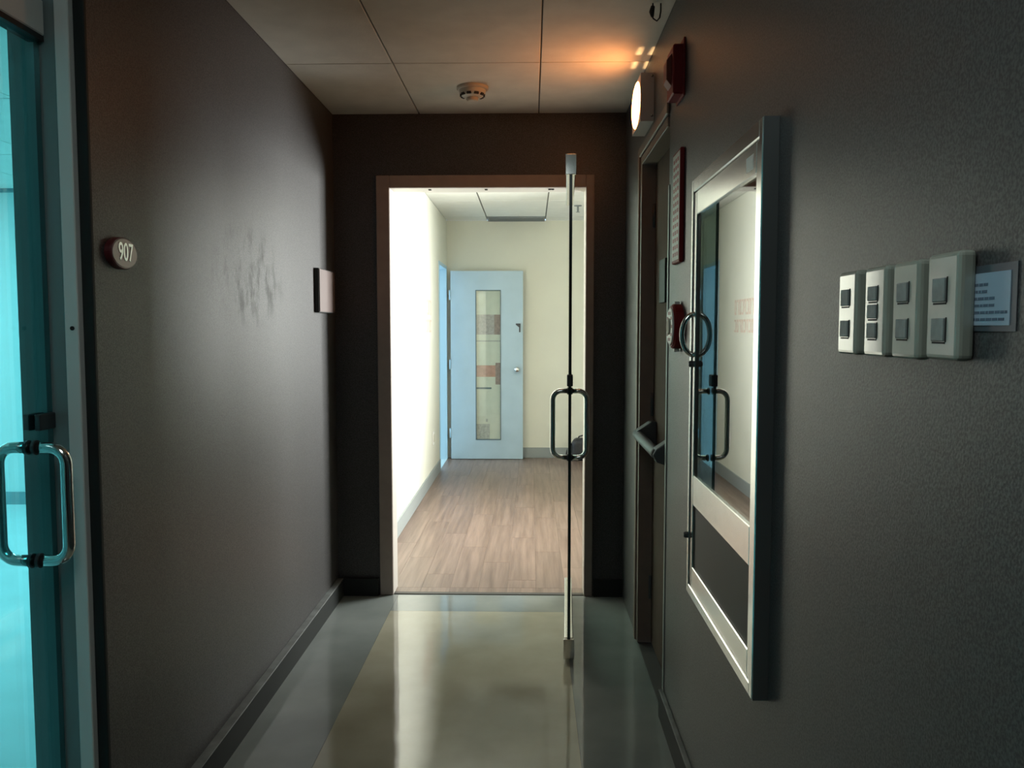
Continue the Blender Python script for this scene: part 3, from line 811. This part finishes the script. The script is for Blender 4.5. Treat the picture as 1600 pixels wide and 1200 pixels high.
# ------------------------------------------------------------------ light switches
def switch(y0, y1, za, zb, zs, label, rz=0.0):
    T = Thing('light_switch', (XR, (y0 + y1) / 2, za), label, 'light switch', 'light switches on the right wall', rz=rz)
    T.part('plate', B(XR - 0.020, XR - 0.0003, y0, y1, za, zb, bev=0.006, seg=3), 'plate_ivory', smooth=False)
    cyy = (y0 + y1) / 2 + 0.004
    for (s0, s1) in zs:
        r = T.part('rocker', B(XR - 0.0225, XR - 0.0195, cyy - 0.014, cyy + 0.014, s0, s1, bev=0.0008), 'rocker_grey')
        T.part('rocker_slot', B(XR - 0.0206, XR - 0.0197, cyy - 0.0165, cyy - 0.0145, s0 - 0.001, s1 + 0.001).box(XR - 0.0206, XR - 0.0197, cyy - 0.0145, cyy + 0.014, s0 - 0.003, s0 - 0.001), 'slot_dark', under=r)
P2 = ((1.407, 1.430), (1.363, 1.386))
switch(1.160, 1.228, 1.338, 1.456, P2, 'ivory switch plate nearest the cabinet, catching bright doorway glare', -0.008)
switch(1.064, 1.134, 1.338, 1.456, ((1.411, 1.430), (1.388, 1.406), (1.362, 1.382)), 'ivory switch plate with three rockers, the only triple one', -0.017)
switch(0.976, 1.046, 1.338, 1.456, P2, 'dull ivory switch plate between the triple plate and the largest looking plate')
switch(0.885, 0.956, 1.340, 1.458, ((1.404, 1.430), (1.361, 1.386)), 'dull ivory switch plate nearest the blue paper notice')
# paper notice in a sleeve
NT = Thing('paper_notice', (XR, 0.86, 1.375), 'small pale blue printed paper in a plastic sleeve beside the switches', 'notice')
NT.part('sleeve', B(XR - 0.0012, XR - 0.0003, 0.812, 0.902, 1.372, 1.440), 'sleeve')
pp = NT.part('paper', B(XR - 0.0020, XR - 0.0012, 0.822, 0.898, 1.378, 1.432), 'paper_blue')
m = MB(); random.seed(3)
for k, ln in enumerate((0.030, 0.026, 0.042, 0.044, 0.066, 0.064)):
    z = 1.4215 - k * 0.0072; y = 0.895; end = 0.895 - ln
    while y > end:
        l = random.uniform(0.004, 0.011); m.box(XR - 0.0023, XR - 0.0020, max(y - l, 0.825), y, z - 0.0028, z); y -= l + 0.0016
NT.part('print_lines', m, 'ink', under=pp)

# ------------------------------------------------------------------ red devices on the right wall
SB = Thing('fire_alarm', (XR, 2.66, 2.09), 'dark red alarm box with clear lens high on the right wall', 'alarm')
SB.part('body', B(XR - 0.036, XR - 0.0003, 2.600, 2.715, 2.095, 2.245, bev=0.004), 'red_body')
SB.part('back_plate', B(XR - 0.006, XR - 0.0003, 2.592, 2.722, 2.088, 2.262, bev=0.001), 'red_body')
SB.part('lens', MB().prism([(XR - 0.036, 2.125), (XR - 0.052, 2.145), (XR - 0.052, 2.205), (XR - 0.036, 2.225)], 'y', 2.63, 2.69, bev=0.002), 'lens_orange_lit', label='lens coloured for the orange light on it')
SG = Thing('fire_sign', (XR, 2.64, 1.58), 'narrow upright sign with red edges and rows of red print', 'sign')
SG.part('tray', B(XR - 0.014, XR - 0.0003, 2.580, 2.715, 1.580, 1.930, bev=0.003), 'red_body')
fc = SG.part('face', B(XR - 0.0148, XR - 0.0135, 2.588, 2.708, 1.590, 1.922), 'sign_face')
m = MB()
for k in range(14):
    for q in range(3):
        m.box(XR - 0.0152, XR - 0.0147, 2.604 + q * 0.034, 2.626 + q * 0.034, 1.602 + k * 0.0225, 1.614 + k * 0.0225)
SG.part('print_marks', m, 'red_ink', under=fc)
CP = Thing('call_point', (XR, 2.62, 1.31), 'round red and white call point beside the cabinet handle', 'call point')
CP.part('rim', MB().lathe([(0.070, 0), (0.070, -0.024), (0.064, -0.030), (0.058, -0.030)], (XR, 2.62, 1.381), 'x', 40), 'red_body')
ff_ = CP.part('face', MB().lathe([(0.059, 0), (0.059, -0.004), (0.055, -0.006)], (XR - 0.029, 2.62, 1.381), 'x', 40), 'white_plastic')
m = MB()
for k in range(10):
    a = 2 * math.pi * k / 10
    cy_, cz_ = 2.62 + 0.043 * math.cos(a), 1.381 + 0.043 * math.sin(a)
    m.box(XR - 0.0358, XR - 0.0348, cy_ - 0.006, cy_ + 0.006, cz_ - 0.005, cz_ + 0.005)
CP.part('print_marks', m, 'red_ink', under=ff_)
CP.part('button', MB().lathe([(0.026, 0), (0.026, -0.004), (0.021, -0.007)], (XR - 0.034, 2.62, 1.381), 'x', 28), 'smudge_grey')
for zz in (1.452, 1.308):
    CP.part('tab', B(XR - 0.020, XR - 0.004, 2.612, 2.628, zz - 0.007, zz + 0.007, bev=0.002), 'white_plastic')

# exit sign: shell with slots in its top, bowed glowing face, small lamp inside
EX = Thing('exit_sign', (XR, 3.37, 2.165), 'glowing orange exit light box mounted above the exit door', 'exit sign')
e0, e1, ez0, ez1, exf = 3.245, 3.50, 2.170, 2.352, 0.418
m = MB()
m.box(exf, XR - 0.0003, e0, e0 + 0.004, ez0, ez1); m.box(exf, XR - 0.0003, e1 - 0.004, e1, ez0, ez1)
m.box(exf, XR - 0.0003, e0 + 0.004, e1 - 0.004, ez0, ez0 + 0.004)
m.box(XR - 0.004, XR - 0.0003, e0 + 0.004, e1 - 0.004, ez0 + 0.004, ez1)
# top strips leaving four slots
m.box(exf, exf + 0.003, e0 + 0.004, e1 - 0.004, ez0 + 0.004, ez1 - 0.002)
tx = [exf + 0.003, 0.426, 0.435, 0.448, 0.457, XR - 0.004]
ty = [e0 + 0.004, 3.300, 3.340, 3.375, 3.415, e1 - 0.004]
for q in range(5):
    for k in range(5):
        if q in (1, 3) and k in (1, 3): continue
        m.box(tx[q], tx[q + 1], ty[k], ty[k + 1], ez1 - 0.002, ez1)
EX.part('housing', m, 'sign_body', label='pinkish grey housing')
b = bmesh.new(); rings_ = []
cyy, czz, ry, rzz = (e0 + e1) / 2, (ez0 + ez1) / 2, (e1 - e0) / 2 - 0.004, (ez1 - ez0) / 2 - 0.003
for q in range(7):
    th = q / 6 * math.pi / 2
    rr, hh = math.cos(th), 0.011 * math.sin(th)
    if q == 6: top = b.verts.new((exf - hh, cyy, czz)); break
    rings_.append([b.verts.new((exf - 0.0003 - hh, cyy + ry * rr * math.cos(2 * math.pi * k / 36), czz + rzz * rr * math.sin(2 * math.pi * k / 36))) for k in range(36)])
for a_, d_ in zip(rings_, rings_[1:]):
    for k in range(36): b.faces.new((a_[k], a_[(k + 1) % 36], d_[(k + 1) % 36], d_[k]))
for k in range(36): b.faces.new((rings_[-1][k], rings_[-1][(k + 1) % 36], top))
b.faces.new(rings_[0][::-1])
bmesh.ops.recalc_face_normals(b, faces=b.faces[:])
for f_ in b.faces: f_.smooth = True
m = MB(); m.add(b); EX.part('lit_face', m, 'exit_glow', label='bowed glowing face')
for zz in (ez0 + 0.02, ez1 - 0.012):
    EX.part('screw', MB().lathe([(0.005, 0), (0.005, -0.003), (0.002, -0.004)], (XR - 0.008, e0, zz), 'y', 12), 'chrome')
EX.part('lamp_holder', MB().lathe([(0.010, 0), (0.010, 0.035)], (0.441, 3.36, ez0 + 0.004), 'z', 14), 'white_plastic')
pl = bpy.data.lights.new('exit_lamp', 'POINT'); pl.energy = P_EXIT; pl.color = (1.0, 0.60, 0.26); pl.shadow_soft_size = 0.006
po = bpy.data.objects.new('exit_lamp', pl); COL.objects.link(po); po.parent = EX.o
po.location = (0.441 - XR, 3.36 - 3.37, 2.285 - 2.165)

# ------------------------------------------------------------------ ceiling fittings
SD = Thing('smoke_detector', (-0.262, 3.73, ZC), 'round off white smoke detector on the corridor ceiling', 'smoke detector')
c = (-0.262, 3.73, ZC)
SD.part('base', MB().lathe([(0.070, 0), (0.070, -0.010), (0.066, -0.014)], c, 'z', 40), 'detector')
hd = SD.part('head', MB().lathe([(0.060, -0.014), (0.056, -0.030), (0.046, -0.040), (0.034, -0.046)], c, 'z', 40), 'detector')
SD.part('cap', MB().lathe([(0.026, -0.046), (0.026, -0.058), (0.022, -0.062)], c, 'z', 30), 'detector', under=hd)
for k in range(10):
    a = 2 * math.pi * k / 10 + 0.1
    p = Vector((c[0] + 0.0515 * math.cos(a), c[1] + 0.0515 * math.sin(a), ZC - 0.036))
    bb = bmesh.new(); bmesh.ops.create_cube(bb, size=1); bmesh.ops.scale(bb, vec=(0.008, 0.020, 0.010), verts=bb.verts)
    bmesh.ops.rotate(bb, cent=(0, 0, 0), matrix=Matrix.Rotation(a, 3, 'Z'), verts=bb.verts); bmesh.ops.translate(bb, vec=p, verts=bb.verts)
    m = MB(); m.add(bb); SD.part('vent_slot', m, 'slot_dark', under=hd)
wp = [(0.398, 2.80, ZC), (0.398, 2.80, 2.425), (0.393, 2.795, 2.405), (0.398, 2.79, 2.388), (0.410, 2.79, 2.380), (0.420, 2.795, 2.392), (0.424, 2.80, 2.415), (0.424, 2.80, ZC)]
WR = Thing('hanging_wire', (0.41, 2.80, ZC), 'short black loop of wire hanging from the ceiling edge', 'wire')
WR.part('wire', MB().tube(wp, 0.0025, 8), 'wire_black')
WR.part('clip', MB().tube([(0.398, 2.80, 2.43), (0.394, 2.798, 2.412), (0.396, 2.793, 2.395)], [0.007, 0.009, 0.005], 10), 'wire_black')

# ------------------------------------------------------------------ left wall signs
NS = Thing('room_number_sign', (XL, 1.98, 1.515), 'oval maroon room number sign reading 907', 'sign')
NS.part('body', MB().lathe([(0.066, 0), (0.066, 0.013), (0.063, 0.016)], (XL + 0.0003, 1.982, 1.555), 'x', 48, sy=0.58), 'maroon')
nf = NS.part('face', MB().lathe([(0.060, 0.0155), (0.060, 0.0172)], (XL + 0.0003, 1.982, 1.555), 'x', 48, sy=0.56), 'maroon_face')
fc_ = bpy.data.curves.new('digits', 'FONT'); fc_.body = '907'; fc_.size = 0.060; fc_.align_x = 'CENTER'; fc_.align_y = 'CENTER'; fc_.extrude = 0.0006; fc_.offset = 0.0007
to = bpy.data.objects.new('digits_tmp', fc_); COL.objects.link(to)
bpy.context.view_layer.update()
me = bpy.data.meshes.new_from_object(to.evaluated_get(bpy.context.evaluated_depsgraph_get()))
bpy.data.objects.remove(to); me.name = 'digits'
for v in me.vertices:
    u, q, n_ = v.co
    v.co = (XL + 0.0183 + n_ - NS.base[0], 1.984 + u * 0.80 - NS.base[1], 1.556 + q - NS.base[2])
me.materials.clear(); me.materials.append(MATS['digit_white'])
do = bpy.data.objects.new('digits', me); COL.objects.link(do); do.parent = nf; do['label'] = 'white digits 907'
PQ = Thing('wall_plaque', (XL, 3.94, 1.45), 'dark brown rectangular plaque on the left wall near the corner', 'plaque')
PQ.part('backing', B(XL + 0.0003, XL + 0.022, 3.785, 4.085, 1.448, 1.652, bev=0.002), 'plaque_edge')
PQ.part('face', B(XL + 0.022, XL + 0.025, 3.789, 4.081, 1.452, 1.648, bev=0.001), 'plaque_brown')
# pale tape on the floor at the threshold
single('floor_tape', B(-0.10, 0.10, -0.014, 0.014, 0.0, 0.0012), 'tape_pale', 'pale strip of tape on the floor at the doorway threshold', 'tape', base=(0.075, 4.13, 0.0002))
